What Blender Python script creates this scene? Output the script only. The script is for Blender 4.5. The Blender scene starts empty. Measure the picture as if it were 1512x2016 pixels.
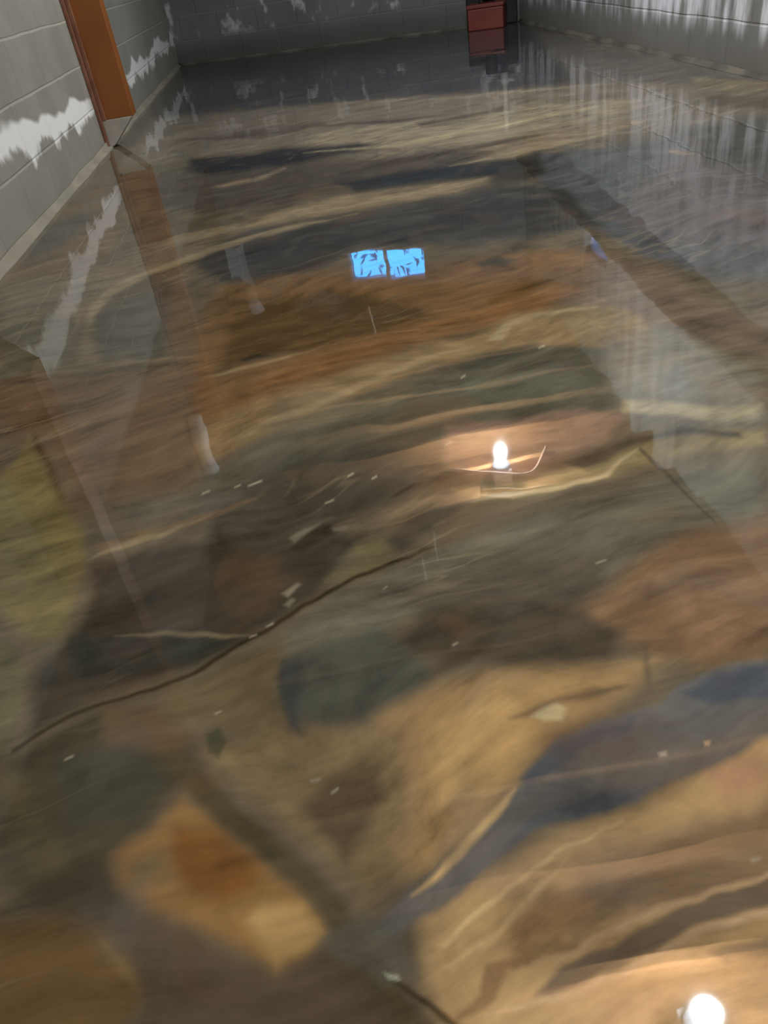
import bpy, bmesh, math, random
import numpy as np
from mathutils import Matrix, Vector, noise
random.seed(7)
SC = bpy.context.scene
COL = SC.collection
# ---------------------------------------------------------------- camera
cd = bpy.data.cameras.new('camera'); cam = bpy.data.objects.new('camera', cd); COL.objects.link(cam)
cd.sensor_fit = 'AUTO'; cd.sensor_width = 36.0; cd.lens = 36*1514/2016; cd.clip_start = .01
RX = Vector((0.98373047, -0.12042091, -0.13331603)); UX = Vector((0.17864775, 0.5774163, 0.79666518)); BX = RX.cross(UX)
mw = Matrix((RX, UX, BX)).transposed().to_4x4(); mw.translation = (0, 0, .70)
cam.matrix_world = mw
SC.camera = cam
# ---------------------------------------------------------------- sky, exposure
EXPOSURE = 0.0
BULB_FAR, BULB_NEAR = 3900.0, 2250.0
SKY = 7.0
SC.view_settings.view_transform = 'Standard'; SC.view_settings.look = 'None'
SC.view_settings.gamma = 1; SC.view_settings.exposure = EXPOSURE; SC.view_settings.use_curve_mapping = False
w = bpy.data.worlds.new('sky'); SC.world = w; w.use_nodes = True
bg = w.node_tree.nodes['Background']; bg.inputs[0].default_value = (.05, .42, 1.0, 1); bg.inputs[1].default_value = SKY

# ---------------------------------------------------------------- helpers
def lin(c):
    return tuple(((v/255)/12.92 if v/255 <= .04045 else ((v/255+.055)/1.055)**2.4) for v in c)
def tag(o, label=None, cat=None, group=None, kind=None):
    if label: o['label'] = label
    if cat: o['category'] = cat
    if group: o['group'] = group
    if kind: o['kind'] = kind
    return o
def empty(name, loc, rz=0):
    o = bpy.data.objects.new(name, None); COL.objects.link(o); o.location = loc; o.rotation_euler = (0, 0, rz); o.empty_display_size = .1
    return o
def obj(name, bm, m, parent=None, smooth=False, bevel=0):
    me = bpy.data.meshes.new(name); bm.normal_update(); bm.to_mesh(me); bm.free()
    if smooth:
        for p in me.polygons: p.use_smooth = True
    me.materials.append(m)
    o = bpy.data.objects.new(name, me); COL.objects.link(o)
    if parent: o.parent = parent
    if bevel:
        b = o.modifiers.new('bevel', 'BEVEL'); b.width = bevel; b.segments = 2; b.limit_method = 'ANGLE'
    return o
def BM(): return bmesh.new()
def box(bm, x0, x1, y0, y1, z0, z1, M=None):
    r = bmesh.ops.create_cube(bm, size=1)
    bmesh.ops.scale(bm, vec=(x1-x0, y1-y0, z1-z0), verts=r['verts'])
    bmesh.ops.translate(bm, vec=((x0+x1)/2, (y0+y1)/2, (z0+z1)/2), verts=r['verts'])
    if M: bmesh.ops.transform(bm, matrix=M, verts=r['verts'])
    return bm
def tube(bm, pts, r, n=12, caps=True):
    pts = [Vector(p) for p in pts]; rings = []
    for i, p in enumerate(pts):
        d = (pts[min(i+1, len(pts)-1)]-pts[max(i-1, 0)]).normalized()
        a = d.cross(Vector((0, 0, 1)));
        if a.length < .05: a = d.cross(Vector((1, 0, 0)))
        a.normalize(); b = d.cross(a)
        rr = r[i] if isinstance(r, (list, tuple)) else r
        rings.append([bm.verts.new(p+rr*(math.cos(t)*a+math.sin(t)*b)) for t in [2*math.pi*k/n for k in range(n)]])
    for A, B in zip(rings, rings[1:]):
        for k in range(n): bm.faces.new((A[k], A[(k+1) % n], B[(k+1) % n], B[k]))
    if caps:
        bm.faces.new(rings[0][::-1]); bm.faces.new(rings[-1])
    bmesh.ops.recalc_face_normals(bm, faces=bm.faces)
    return bm
def lathe(bm, prof, n=24, M=None):
    rings = [[bm.verts.new((r*math.cos(2*math.pi*k/n), r*math.sin(2*math.pi*k/n), z)) for k in range(n)] for r, z in prof]
    for A, B in zip(rings, rings[1:]):
        for k in range(n): bm.faces.new((A[k], A[(k+1) % n], B[(k+1) % n], B[k]))
    bm.faces.new(rings[0][::-1]); bm.faces.new(rings[-1])
    if M: bmesh.ops.transform(bm, matrix=M, verts=bm.verts)
    bmesh.ops.recalc_face_normals(bm, faces=bm.faces)
    return bm
def mat(name, rgb=None, rough=.6, metal=0, spec=.5):
    m = bpy.data.materials.new(name); m.use_nodes = True
    b = m.node_tree.nodes['Principled BSDF']
    if rgb: b.inputs['Base Color'].default_value = (*lin(rgb), 1)
    b.inputs['Roughness'].default_value = rough; b.inputs['Metallic'].default_value = metal
    b.inputs['Specular IOR Level'].default_value = spec
    return m
class G:                                   # tiny node-graph builder
    def __init__(s, m): s.t = m.node_tree; s.b = s.t.nodes['Principled BSDF']
    def n(s, typ, props=None, **ins):
        x = s.t.nodes.new(typ)
        for k, v in (props or {}).items(): setattr(x, k, v)
        for k, v in ins.items():
            k = k.replace('_', ' ')
            sock = x.inputs[int(k[1:])] if k[0] == 'i' and k[1:].isdigit() else x.inputs[k]
            if isinstance(v, bpy.types.NodeSocket): s.t.links.new(v, sock)
            else: sock.default_value = v
        return x
    def math(s, op, a, b=0.0, c=None, clamp=False):
        x = s.n('ShaderNodeMath', {'operation': op, 'use_clamp': clamp}, i0=a, i1=b)
        if c is not None:
            if isinstance(c, bpy.types.NodeSocket): s.t.links.new(c, x.inputs[2])
            else: x.inputs[2].default_value = c
        return x.outputs[0]
    def mix(s, f, a, b, mode='MIX'):
        x = s.t.nodes.new('ShaderNodeMix'); x.data_type = 'RGBA'; x.blend_type = mode
        for sock, v in ((x.inputs[0], f), (x.inputs[6], a), (x.inputs[7], b)):
            if isinstance(v, bpy.types.NodeSocket): s.t.links.new(v, sock)
            elif isinstance(v, tuple): sock.default_value = (*v, 1)
            else: sock.default_value = v
        return x.outputs[2]
    def sstep(s, v, lo, hi):
        x = s.n('ShaderNodeMapRange', {'interpolation_type': 'SMOOTHSTEP'}, Value=v)
        x.inputs['From Min'].default_value = lo; x.inputs['From Max'].default_value = hi
        return x.outputs[0]
    def noise(s, vec, scale, detail=4, rough=.55, dist=0):
        return s.n('ShaderNodeTexNoise', None, Vector=vec, Scale=scale, Detail=detail, Roughness=rough, Distortion=dist).outputs[0]
    def scale(s, vec, v):
        return s.n('ShaderNodeVectorMath', {'operation': 'MULTIPLY'}, i0=vec, i1=v).outputs[0]
    def pos(s): return s.n('ShaderNodeNewGeometry').outputs['Position']
    def xyz(s, v): return s.n('ShaderNodeSeparateXYZ', None, Vector=v).outputs
    def vec(s, x, y, z): return s.n('ShaderNodeCombineXYZ', None, X=x, Y=y, Z=z).outputs[0]
    def link(s, o, name): s.t.links.new(o, s.b.inputs[name])
    def bump(s, h, dist, strength=1, name='Normal'):
        o = s.n('ShaderNodeBump', None, Height=h, Distance=dist, Strength=strength).outputs[0]; s.link(o, name)

XL, XR, CEIL = -1.06, 2.05, 2.46           # left wall, right wall, underside of the subfloor
FA, FB = Vector((-1.08, 8.97, 0)), Vector((2.05, 7.72, 0))   # ends of the slightly skewed far wall
FU = (FB-FA).normalized(); FN = Vector((FU.y, -FU.x, 0))     # along it, and out of it into the room
def far(u, z, d=0): return FA+FU*u+FN*d+Vector((0, 0, z))
FM = Matrix(((FU.x, FN.x, 0, FA.x), (FU.y, FN.y, 0, FA.y), (0, 0, 1, 0), (0, 0, 0, 1)))   # local x along, y into room

# ---------------------------------------------------------------- wall materials
def block_wall(name, base, mortar, axis, white=None, dark=None):
    base = tuple(v*.885 for v in base); mortar = tuple(v*.90 for v in mortar)
    m = mat(name, rough=.85, spec=.25); g = G(m); p = g.pos(); c = g.xyz(p)
    if axis == 'far':
        a = g.n('ShaderNodeVectorMath', {'operation': 'DOT_PRODUCT'}, i0=p, i1=tuple(FU)).outputs['Value']
    else: a = c[1]
    z = c[2]
    wob = g.math('MULTIPLY', g.math('SUBTRACT', g.noise(p, 3, 3), .5), .012)
    zz = g.math('ADD', z, wob)
    # 0.4 x 0.2 m blocks in running bond
    row = g.math('FLOOR', g.math('DIVIDE', zz, .2))
    aa = g.math('ADD', g.math('ADD', a, wob), g.math('MULTIPLY', g.math('MODULO', row, 2), .2))
    dz = g.math('ABSOLUTE', g.math('SUBTRACT', g.math('FRACT', g.math('ADD', g.math('DIVIDE', zz, .2), .5)), .5))
    da = g.math('ABSOLUTE', g.math('SUBTRACT', g.math('FRACT', g.math('ADD', g.math('DIVIDE', aa, .4), 10.5)), .5))
    jz = g.math('SUBTRACT', 1, g.sstep(dz, .012, .035)); ja = g.math('SUBTRACT', 1, g.sstep(da, .006, .018))
    n1 = g.noise(p, 2.2, 6); n2 = g.noise(p, 40, 3)
    col = g.mix(g.sstep(n1, .3, .7), tuple(v*.84 for v in lin(base)), tuple(v*1.1 for v in lin(base)))
    col = g.mix(g.math('MULTIPLY', n2, .25), col, tuple(v*.7 for v in lin(base)))
    col = g.mix(g.math('MULTIPLY', jz, .75), col, lin(mortar))
    col = g.mix(g.math('MULTIPLY', ja, .35), col, tuple(v*.72 for v in lin(base)))
    if dark: col = dark(g, p, a, z, col)
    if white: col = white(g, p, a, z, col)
    g.link(col, 'Base Color')
    h = g.math('SUBTRACT', g.math('MULTIPLY', g.noise(p, 60, 4), .3), g.math('MAXIMUM', jz, ja))
    g.bump(h, .004, .6)
    return m
def left_white(g, p, a, z, col):
    # mineral bloom creeping along the wall a hand above the floor
    wav = g.math('MULTIPLY', g.math('SUBTRACT', g.noise(g.vec(a, 0., 0.), 1.1, 1, .5), .5), .06)
    n1 = g.math('MULTIPLY', g.math('SUBTRACT', g.noise(g.vec(g.math('MULTIPLY', a, .8), 3., z), 3.6, 2, .45), .5), .26)
    n2 = g.math('MULTIPLY', g.math('SUBTRACT', g.noise(g.vec(a, 9., g.math('MULTIPLY', z, .8)), 6.5, 3, .5), .5), .24)
    tilt = g.math('MULTIPLY', g.math('SUBTRACT', g.math('MINIMUM', a, 4.6), 3.8), -.055)
    zc = g.math('SUBTRACT', g.math('SUBTRACT', g.math('SUBTRACT', z, .262), tilt), wav)
    m1 = g.math('SUBTRACT', 1, g.sstep(g.math('SUBTRACT', zc, n1), .03, .06))
    m2 = g.sstep(g.math('ADD', zc, n2), -.06, -.025)
    br = g.sstep(g.math('ABSOLUTE', g.math('SUBTRACT', a, 5.3)), .45, .75)
    k = g.math('MULTIPLY', g.math('MULTIPLY', m1, m2), br)
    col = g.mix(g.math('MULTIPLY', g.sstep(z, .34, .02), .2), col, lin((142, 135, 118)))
    col = g.mix(g.sstep(g.math('ADD', z, wav), .95, 1.0), col, lin((106, 92, 76)))   # darker brown on the upper wall
    return g.mix(g.math('MULTIPLY', k, .95), col, lin((246, 246, 242)))
def right_white(g, p, a, z, col):
    # white drips of mineral salt running down the wall
    s = g.noise(g.vec(g.math('MULTIPLY', a, 4.6), 0., g.math('MULTIPLY', z, .8)), 1.7, 5, .55)
    edge = g.math('MULTIPLY', g.math('SUBTRACT', g.noise(g.vec(g.math('MULTIPLY', a, 6.), 4., 0.), 1.6, 3), .5), .20)
    lo = g.sstep(g.math('ADD', z, edge), .12, .23)
    hi = g.math('SUBTRACT', 1, g.math('MULTIPLY', g.sstep(z, .22, .75), .84))
    k = g.math('MULTIPLY', g.math('MULTIPLY', g.sstep(s, .40, .60), lo), hi)
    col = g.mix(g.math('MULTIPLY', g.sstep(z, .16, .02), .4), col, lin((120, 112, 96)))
    return g.mix(g.math('MULTIPLY', k, .9), col, lin((242, 244, 250)))
def far_white(g, p, a, z, col):
    s = g.noise(g.vec(g.math('MULTIPLY', a, 5.), 1., g.math('MULTIPLY', z, 3.2)), 1.5, 3, .5)
    k = g.math('MULTIPLY', g.sstep(s, .55, .68), g.math('MULTIPLY', g.sstep(z, .18, .26), g.math('SUBTRACT', 1, g.sstep(z, .5, .9))))
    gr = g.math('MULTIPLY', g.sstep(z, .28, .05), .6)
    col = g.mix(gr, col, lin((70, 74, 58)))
    return g.mix(g.math('MULTIPLY', k, .8), col, lin((205, 205, 205)))
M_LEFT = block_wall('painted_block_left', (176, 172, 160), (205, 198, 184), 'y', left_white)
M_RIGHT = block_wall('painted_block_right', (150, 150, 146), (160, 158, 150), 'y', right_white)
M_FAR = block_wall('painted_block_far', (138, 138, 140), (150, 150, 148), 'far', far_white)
M_BACK = block_wall('painted_block_back', (150, 148, 140), (165, 160, 150), 'far')
def wood(name, c1, c2, ax=(1, 14, 14)):
    m = mat(name, rough=.7, spec=.3); g = G(m)
    tc = g.n('ShaderNodeTexCoord').outputs['Object']
    n = g.noise(g.scale(tc, ax), 2.4, 5, .6, .6)
    g.link(g.mix(g.sstep(n, .3, .7), lin(c1), lin(c2)), 'Base Color'); g.bump(n, .002, .4)
    return m
def blotch(name, c1, c2, sc=6, rough=.6, metal=0, spec=.5):
    m = mat(name, rough=rough, metal=metal, spec=spec); g = G(m)
    n = g.noise(g.n('ShaderNodeTexCoord').outputs['Object'], sc, 5)
    g.link(g.mix(g.sstep(n, .3, .7), lin(c1), lin(c2)), 'Base Color'); g.bump(n, .001, .3)
    return m
M_JOIST = wood('joist_wood', (150, 106, 66), (176, 130, 86))
M_SUB = wood('subfloor_wood', (134, 94, 58), (164, 120, 78), (3, 3, 3))
M_STEEL = blotch('orange_brown_paint', (132, 74, 22), (146, 86, 30), 3, .5)
M_STEEL2 = blotch('brown_paint_edge', (114, 70, 48), (140, 96, 74), 14, .55)
M_GROUT = blotch('pale_grout', (166, 160, 150), (180, 175, 165), 12, .9, 0, .2)
M_COVE = blotch('cove_cement', (140, 135, 120), (160, 153, 136), 5, .8, 0, .3)
M_FARCOVE = blotch('far_cove_cement', (80, 78, 70), (118, 112, 100), 5, .8, 0, .3)
M_RED = blotch('red_enamel', (112, 46, 38), (126, 56, 44), 6, .5)
M_BLACK = blotch('black_rubber', (18, 18, 20), (30, 30, 32), 10, .7)
M_PVC = blotch('white_pvc', (214, 210, 200), (228, 226, 220), 9, .4)
M_WHITE = blotch('white_paint', (236, 232, 236), (246, 244, 248), 5, .6)
M_BROWNP = blotch('brown_cast_pipe', (40, 28, 16), (54, 38, 22), 8, .6)
M_FRAME = blotch('window_frame_paint', (190, 186, 215), (205, 200, 228), 8, .5)
M_METAL = blotch('bright_wire', (236, 230, 212), (246, 240, 226), 20, .4, .0)
M_CABLE = blotch('cream_cable', (216, 178, 150), (226, 190, 160), 20, .6)
M_CERAMIC = blotch('white_ceramic', (150, 158, 170), (170, 176, 186), 10, .3)
M_LEAF = blotch('shrub_leaf', (30, 96, 150), (90, 190, 220), 20, .6)
M_GLASS = mat('window_glass', (255, 255, 255), 0.0); M_GLASS.node_tree.nodes['Principled BSDF'].inputs['Transmission Weight'].default_value = 1
M_BULB = mat('bulb_glow', (255, 255, 255), .3)
b_ = M_BULB.node_tree.nodes['Principled BSDF']; b_.inputs['Emission Color'].default_value = (.91, 1.0, 1.06, 1); b_.inputs['Emission Strength'].default_value = BULB_FAR
M_BULB2 = M_BULB.copy(); M_BULB2.name = 'bulb_glow_near'; M_BULB2.node_tree.nodes['Principled BSDF'].inputs['Emission Strength'].default_value = BULB_NEAR

# ---------------------------------------------------------------- metallic epoxy floor
KALB = 1.0
PIGMENT_AND_LIGHT = [  # swirled pigments, some with mirrored tones and dimness painted into the colour
((104,92,70),1,0.0223,0.0338,[(-12.572,31.231),(2.656,3.875),(0.283,0.177),(-0.474,0.303)]),
((62,62,66),1,0.0674,0.318,[(-2.292,16.693),(2.260,7.283),(1.615,4.344),(1.198,4.284),(0.738,4.651),(0.171,5.014),(-0.473,5.325),(-0.900,5.478)]),  # charcoal strip, partly a painted reflection of the far wall
((104,98,90),1,0.0317,0.156,[(1.932,6.879),(2.180,5.053),(2.209,3.178),(1.578,2.196),(1.328,2.808),(1.384,4.054)]),
((128,116,96),1,0.0275,0.115,[(-0.951,5.627),(-0.476,5.388),(0.171,5.014),(0.738,4.651),(1.218,4.355),(1.564,4.204),(1.766,3.839),(1.931,3.377),(1.708,2.962),(1.397,3.050),(1.079,2.981),(0.892,2.999),(0.665,3.095),(0.305,3.200),(-0.085,3.949),(-0.651,4.067),(-0.883,4.137)]),
((158,143,113),0.9,0.0238,0.0992,[(0.070,4.173),(0.415,4.080),(0.754,4.029),(1.124,3.936),(1.406,3.772),(1.512,3.571),(1.258,3.366),(0.936,3.356),(0.730,3.290),(0.465,3.447),(0.218,3.572),(0.013,3.987)]),
((156,136,102),0.8,0.0128,0.0522,[(0.598,3.249),(0.904,3.318),(1.241,3.321),(1.382,3.203),(1.173,3.133),(0.879,3.087),(0.660,2.990)]),
((85,74,58),0.8,0.0144,0.0614,[(0.550,3.989),(0.950,4.019),(0.976,3.928),(0.723,3.871),(0.555,3.872)]),
((95,78,68),0.7,0.0184,0.0741,[(-0.436,4.650),(0.137,4.434),(0.156,4.322),(-0.184,4.326),(-0.425,4.449)]),
((96,82,62),0.8,0.0121,0.059,[(1.713,3.519),(1.872,3.268),(1.770,3.077),(1.636,3.263)]),
((142,128,98),0.8,0.0136,0.0697,[(1.876,3.978),(2.008,3.521),(1.921,3.358),(1.760,3.620)]),
((36,38,42),1,0.0207,0.0766,[(-0.527,4.059),(-0.277,3.934),(-0.086,3.925),(0.098,3.788),(0.236,3.762),(0.351,3.568),(0.084,3.555),(-0.092,3.513),(-0.402,3.605),(-0.525,3.750)]),
((84,74,64),0.9,0.0197,0.0686,[(-0.695,3.828),(-0.402,3.605),(-0.092,3.513),(0.205,3.425),(0.562,3.279),(0.700,3.162),(0.549,3.008),(0.218,3.134),(0.053,3.031),(-0.102,2.927),(-0.402,2.983),(-0.627,3.282)]),
((140,124,98),0.9,0.00804,0.028,[(-0.372,3.388),(-0.221,3.421),(-0.092,3.513),(-0.080,3.474),(-0.199,3.350),(-0.344,3.333)]),
((42,46,50),1,0.0168,0.0593,[(0.095,3.081),(0.254,3.106),(0.482,3.061),(0.667,3.020),(0.836,2.936),(0.683,2.780),(0.512,2.822),(0.267,2.893),(0.159,2.924)]),
((92,94,94),1,0.0207,0.0751,[(0.846,3.038),(1.061,2.930),(1.352,2.903),(1.669,2.890),(1.885,2.673),(1.098,1.447),(0.862,1.636),(0.765,1.841),(0.750,2.180),(0.756,2.541),(0.770,2.834)]),
((104,94,92),0.8,0.0299,0.106,[(1.244,2.700),(1.436,2.457),(1.077,1.788),(0.846,1.880),(0.826,2.185)]),
((142,118,92),0.9,0.00481,0.0196,[(1.249,2.731),(1.336,2.597),(1.382,2.486),(1.338,2.498),(1.236,2.681)]),
((158,138,102),1,0.0162,0.0508,[(-0.244,2.717),(-0.103,2.843),(0.118,2.885),(0.401,2.811),(0.611,2.779),(0.478,2.655),(0.243,2.707),(0.034,2.700),(-0.140,2.671),(-0.379,2.649),(-0.539,2.575),(-0.506,2.724)]),
((68,67,62),1,0.017,0.0503,[(-0.367,2.478),(-0.208,2.635),(0.030,2.638),(0.236,2.645),(0.441,2.640),(0.636,2.663),(0.810,2.502),(0.771,2.114),(0.588,2.077),(0.377,2.152),(0.105,2.337),(0.003,2.177),(-0.116,2.067),(-0.301,2.163),(-0.388,2.341)]),  # dark band with the reflected upper far wall painted in
((50,46,36),0.8,0.0171,0.0623,[(0.693,2.894),(0.862,3.025),(0.810,2.722),(0.688,2.662),(0.599,2.727)]),
((54,56,56),0.8,0.0165,0.0534,[(0.387,2.532),(0.563,2.575),(0.723,2.432),(0.678,2.281),(0.496,2.286),(0.344,2.381)]),
((58,60,58),0.7,0.0138,0.0394,[(-0.270,2.475),(-0.014,2.444),(0.310,2.267),(0.288,2.229),(0.011,2.315),(-0.249,2.313)]),
((118,96,68),0.9,0.0377,0.11,[(-1.118,3.295),(-0.932,3.854),(-0.737,3.200),(-0.666,2.540),(-0.803,2.419),(-0.947,2.493),(-1.022,2.531),(-1.091,2.771)]),
((122,108,84),0.9,0.0266,0.0705,[(-1.022,2.531),(-0.790,2.507),(-0.554,2.694),(-0.383,2.711),(-0.337,2.513),(-0.510,2.336),(-0.632,2.164),(-0.632,2.015),(-0.772,2.153),(-0.912,2.143)]),
((148,132,98),0.9,0.00726,0.0194,[(-0.633,1.981),(-0.660,2.177),(-0.640,2.291),(-0.520,2.422),(-0.337,2.524),(-0.107,2.626),(0.132,2.636),(-0.107,2.567),(-0.318,2.466),(-0.498,2.362),(-0.607,2.233),(-0.628,2.104),(-0.614,1.972)]),
((96,88,64),0.8,0.0226,0.0532,[(-0.912,2.143),(-0.793,2.241),(-0.632,2.015),(-0.581,1.741),(-0.808,1.777)]),
((82,80,68),0.95,0.0188,0.0451,[(-0.559,1.790),(-0.618,2.008),(-0.616,2.196),(-0.510,2.336),(-0.454,2.240),(-0.398,1.721),(-0.430,1.690)]),
((118,104,78),0.8,0.0107,0.0247,[(-0.612,1.777),(-0.647,1.987),(-0.625,2.047),(-0.603,1.901),(-0.563,1.751)]),
((118,88,52),1,0.0223,0.0527,[(-0.322,1.532),(-0.343,1.952),(-0.299,2.120),(-0.114,2.151),(0.055,2.104),(0.282,2.024),(0.484,2.000),(0.703,1.919),(0.715,1.713),(0.621,1.560),(0.485,1.563),(0.257,1.551),(0.022,1.443),(-0.127,1.365),(-0.262,1.255),(-0.311,1.272)]),  # orange-brown area, reflected ceiling joists painted into the colour
((88,66,36),0.9,0.021,0.049,[(-0.275,1.669),(-0.272,1.850),(-0.171,1.941),(-0.009,1.974),(0.158,1.817),(0.235,1.681),(0.111,1.645),(-0.052,1.659),(-0.146,1.615),(-0.259,1.582)]),
((98,68,30),0.9,0.00967,0.0254,[(0.363,1.717),(0.450,1.771),(0.528,1.782),(0.531,1.751),(0.457,1.705),(0.367,1.682)]),
((126,96,62),0.8,0.0182,0.0502,[(0.295,2.017),(0.479,1.981),(0.657,1.902),(0.622,1.762),(0.430,1.789),(0.286,1.825)]),
((66,66,58),0.9,0.00947,0.0266,[(0.398,1.983),(0.455,1.994),(0.496,1.941),(0.461,1.911),(0.400,1.935)]),
((132,92,48),0.8,0.0139,0.0322,[(-0.078,1.586),(0.108,1.617),(0.328,1.669),(0.529,1.703),(0.611,1.628),(0.405,1.601),(0.215,1.570),(0.029,1.515),(-0.147,1.462),(-0.210,1.464)]),
((112,95,76),0.9,0.0205,0.0542,[(0.679,1.890),(0.791,1.748),(0.805,1.471),(0.838,1.344),(0.774,1.225),(0.672,1.367),(0.575,1.410),(0.502,1.617),(0.601,1.701)]),
((138,114,74),0.95,0.0106,0.0224,[(-0.287,1.341),(-0.126,1.431),(0.026,1.485),(0.206,1.519),(0.324,1.550),(0.396,1.611),(0.582,1.578),(0.630,1.495),(0.619,1.390),(0.463,1.357),(0.295,1.428),(0.189,1.423),(0.014,1.354),(-0.128,1.283),(-0.250,1.215),(-0.295,1.195),(-0.302,1.288)]),
((164,144,102),0.8,0.00438,0.0106,[(0.311,1.494),(0.360,1.562),(0.425,1.591),(0.576,1.563),(0.439,1.561),(0.377,1.540),(0.340,1.481)]),
((156,134,92),0.8,0.00424,0.00856,[(-0.262,1.255),(-0.127,1.340),(0.019,1.409),(0.176,1.473),(0.242,1.477),(0.082,1.407),(-0.067,1.342),(-0.205,1.261)]),
((148,124,84),0.8,0.00369,0.00802,[(-0.303,1.569),(-0.236,1.586),(-0.077,1.613),(-0.030,1.632),(-0.123,1.589),(-0.235,1.559)]),
((62,56,36),0.9,0.00376,0.00824,[(-0.224,1.626),(-0.192,1.640),(-0.140,1.618),(-0.169,1.613),(-0.214,1.606)]),
((88,84,66),1,0.0129,0.0244,[(-0.283,1.158),(-0.204,1.217),(-0.090,1.270),(0.012,1.333),(0.160,1.376),(0.276,1.436),(0.420,1.420),(0.532,1.352),(0.506,1.205),(0.442,1.131),(0.332,1.126),(0.184,1.189),(0.155,1.181),(0.145,1.080),(0.131,1.007),(0.027,0.968),(-0.100,0.994),(-0.224,1.032),(-0.286,1.081)]),
((68,66,52),0.9,0.00719,0.0161,[(0.216,1.400),(0.295,1.428),(0.380,1.430),(0.405,1.406),(0.327,1.385),(0.230,1.370)]),
((70,66,54),0.9,0.012,0.0201,[(-0.269,1.090),(-0.166,1.136),(-0.022,1.154),(0.137,1.134),(0.133,1.021),(0.029,0.989),(-0.103,0.929),(-0.180,0.902),(-0.243,0.945)]),
((118,106,76),0.8,0.00817,0.016,[(-0.186,1.285),(-0.047,1.335),(0.075,1.353),(0.154,1.344),(0.067,1.292),(-0.051,1.275),(-0.128,1.264)]),
((92,92,72),0.8,0.00934,0.0197,[(0.215,1.342),(0.407,1.310),(0.473,1.218),(0.366,1.179),(0.212,1.237)]),
((120,113,94),0.95,0.0188,0.0424,[(0.531,1.377),(0.656,1.427),(0.711,1.276),(0.736,1.155),(0.661,1.015),(0.552,1.020),(0.467,1.104),(0.473,1.218)]),
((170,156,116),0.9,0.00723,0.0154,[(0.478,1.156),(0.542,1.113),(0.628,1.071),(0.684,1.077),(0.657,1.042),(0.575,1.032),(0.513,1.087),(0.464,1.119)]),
((112,112,100),0.8,0.0102,0.0228,[(0.578,1.240),(0.618,1.246),(0.594,1.150),(0.549,1.110),(0.540,1.151)]),
((134,106,84),0.95,0.00755,0.0143,[(0.159,1.195),(0.271,1.167),(0.412,1.152),(0.459,1.107),(0.413,1.053),(0.317,1.021),(0.260,0.994),(0.212,1.003),(0.153,1.037),(0.143,1.081)]),  # pinkish patch, painted reflection of the ceiling lit by the far bulb
((92,84,68),0.8,0.00435,0.00833,[(0.157,1.147),(0.261,1.128),(0.343,1.102),(0.255,1.106),(0.171,1.125)]),
((142,124,80),0.9,0.00766,0.0144,[(0.143,0.988),(0.271,0.976),(0.360,0.999),(0.458,1.037),(0.567,1.015),(0.654,1.001),(0.632,0.960),(0.500,0.959),(0.377,0.955),(0.259,0.937),(0.167,0.945)]),
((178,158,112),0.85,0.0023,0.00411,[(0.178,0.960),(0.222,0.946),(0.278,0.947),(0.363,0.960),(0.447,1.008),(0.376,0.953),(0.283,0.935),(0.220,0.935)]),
((74,66,52),0.9,0.0054,0.0107,[(0.330,1.009),(0.425,1.040),(0.523,1.031),(0.610,1.000),(0.608,0.981),(0.516,1.013),(0.439,1.011),(0.353,0.978)]),
((104,82,56),1,0.0275,0.0525,[(-0.817,1.727),(-0.552,1.715),(-0.331,1.638),(-0.284,1.300),(-0.291,1.144),(-0.446,1.116),(-0.489,1.160),(-0.591,1.369),(-0.729,1.501)]),
((82,70,50),0.9,0.0055,0.0119,[(-0.800,1.753),(-0.613,1.721),(-0.393,1.674),(-0.309,1.650),(-0.390,1.651),(-0.607,1.691),(-0.792,1.722)]),
((130,110,82),0.8,0.00407,0.00893,[(-0.554,1.724),(-0.408,1.709),(-0.335,1.686),(-0.406,1.691)]),
((92,86,70),0.9,0.0127,0.0206,[(-0.479,1.111),(-0.333,1.126),(-0.227,1.108),(-0.165,1.028),(-0.264,1.017),(-0.382,0.985),(-0.445,0.978)]),
((118,96,64),0.8,0.00443,0.00709,[(-0.442,1.002),(-0.380,1.024),(-0.266,1.045),(-0.166,1.065),(-0.248,1.023),(-0.344,0.997),(-0.421,0.977)]),
((118,106,60),0.95,0.0113,0.0183,[(-0.655,1.432),(-0.583,1.291),(-0.514,1.152),(-0.465,1.050),(-0.446,0.941),(-0.448,0.811),(-0.488,0.802),(-0.533,0.864),(-0.628,1.030),(-0.698,1.259),(-0.657,1.316)]),
((104,98,64),0.9,0.00648,0.00846,[(-0.566,0.852),(-0.518,0.809),(-0.481,0.745),(-0.477,0.685),(-0.473,0.623),(-0.499,0.628)]),
((70,52,26),0.8,0.00658,0.012,[(-0.652,1.452),(-0.608,1.375),(-0.544,1.227),(-0.514,1.160),(-0.526,1.164),(-0.583,1.291),(-0.631,1.383)]),
((64,58,46),1,0.0137,0.0193,[(-0.432,0.949),(-0.341,0.973),(-0.229,0.966),(-0.133,0.964),(-0.011,0.914),(-0.031,0.859),(-0.108,0.792),(-0.177,0.742),(-0.256,0.716),(-0.350,0.687),(-0.447,0.639),(-0.480,0.744),(-0.428,0.816),(-0.418,0.876)]),
((52,54,46),0.9,0.0101,0.0135,[(-0.438,0.799),(-0.318,0.787),(-0.191,0.745),(-0.243,0.722),(-0.341,0.710),(-0.418,0.738)]),
((112,102,66),0.95,0.0105,0.0159,[(-0.061,0.856),(-0.028,0.894),(0.018,0.899),(0.025,0.866),(0.002,0.827),(-0.042,0.817),(-0.078,0.827)]),
((70,66,54),0.8,0.00771,0.0126,[(0.017,0.893),(0.105,0.958),(0.181,0.976),(0.128,0.910),(0.043,0.861)]),
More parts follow.
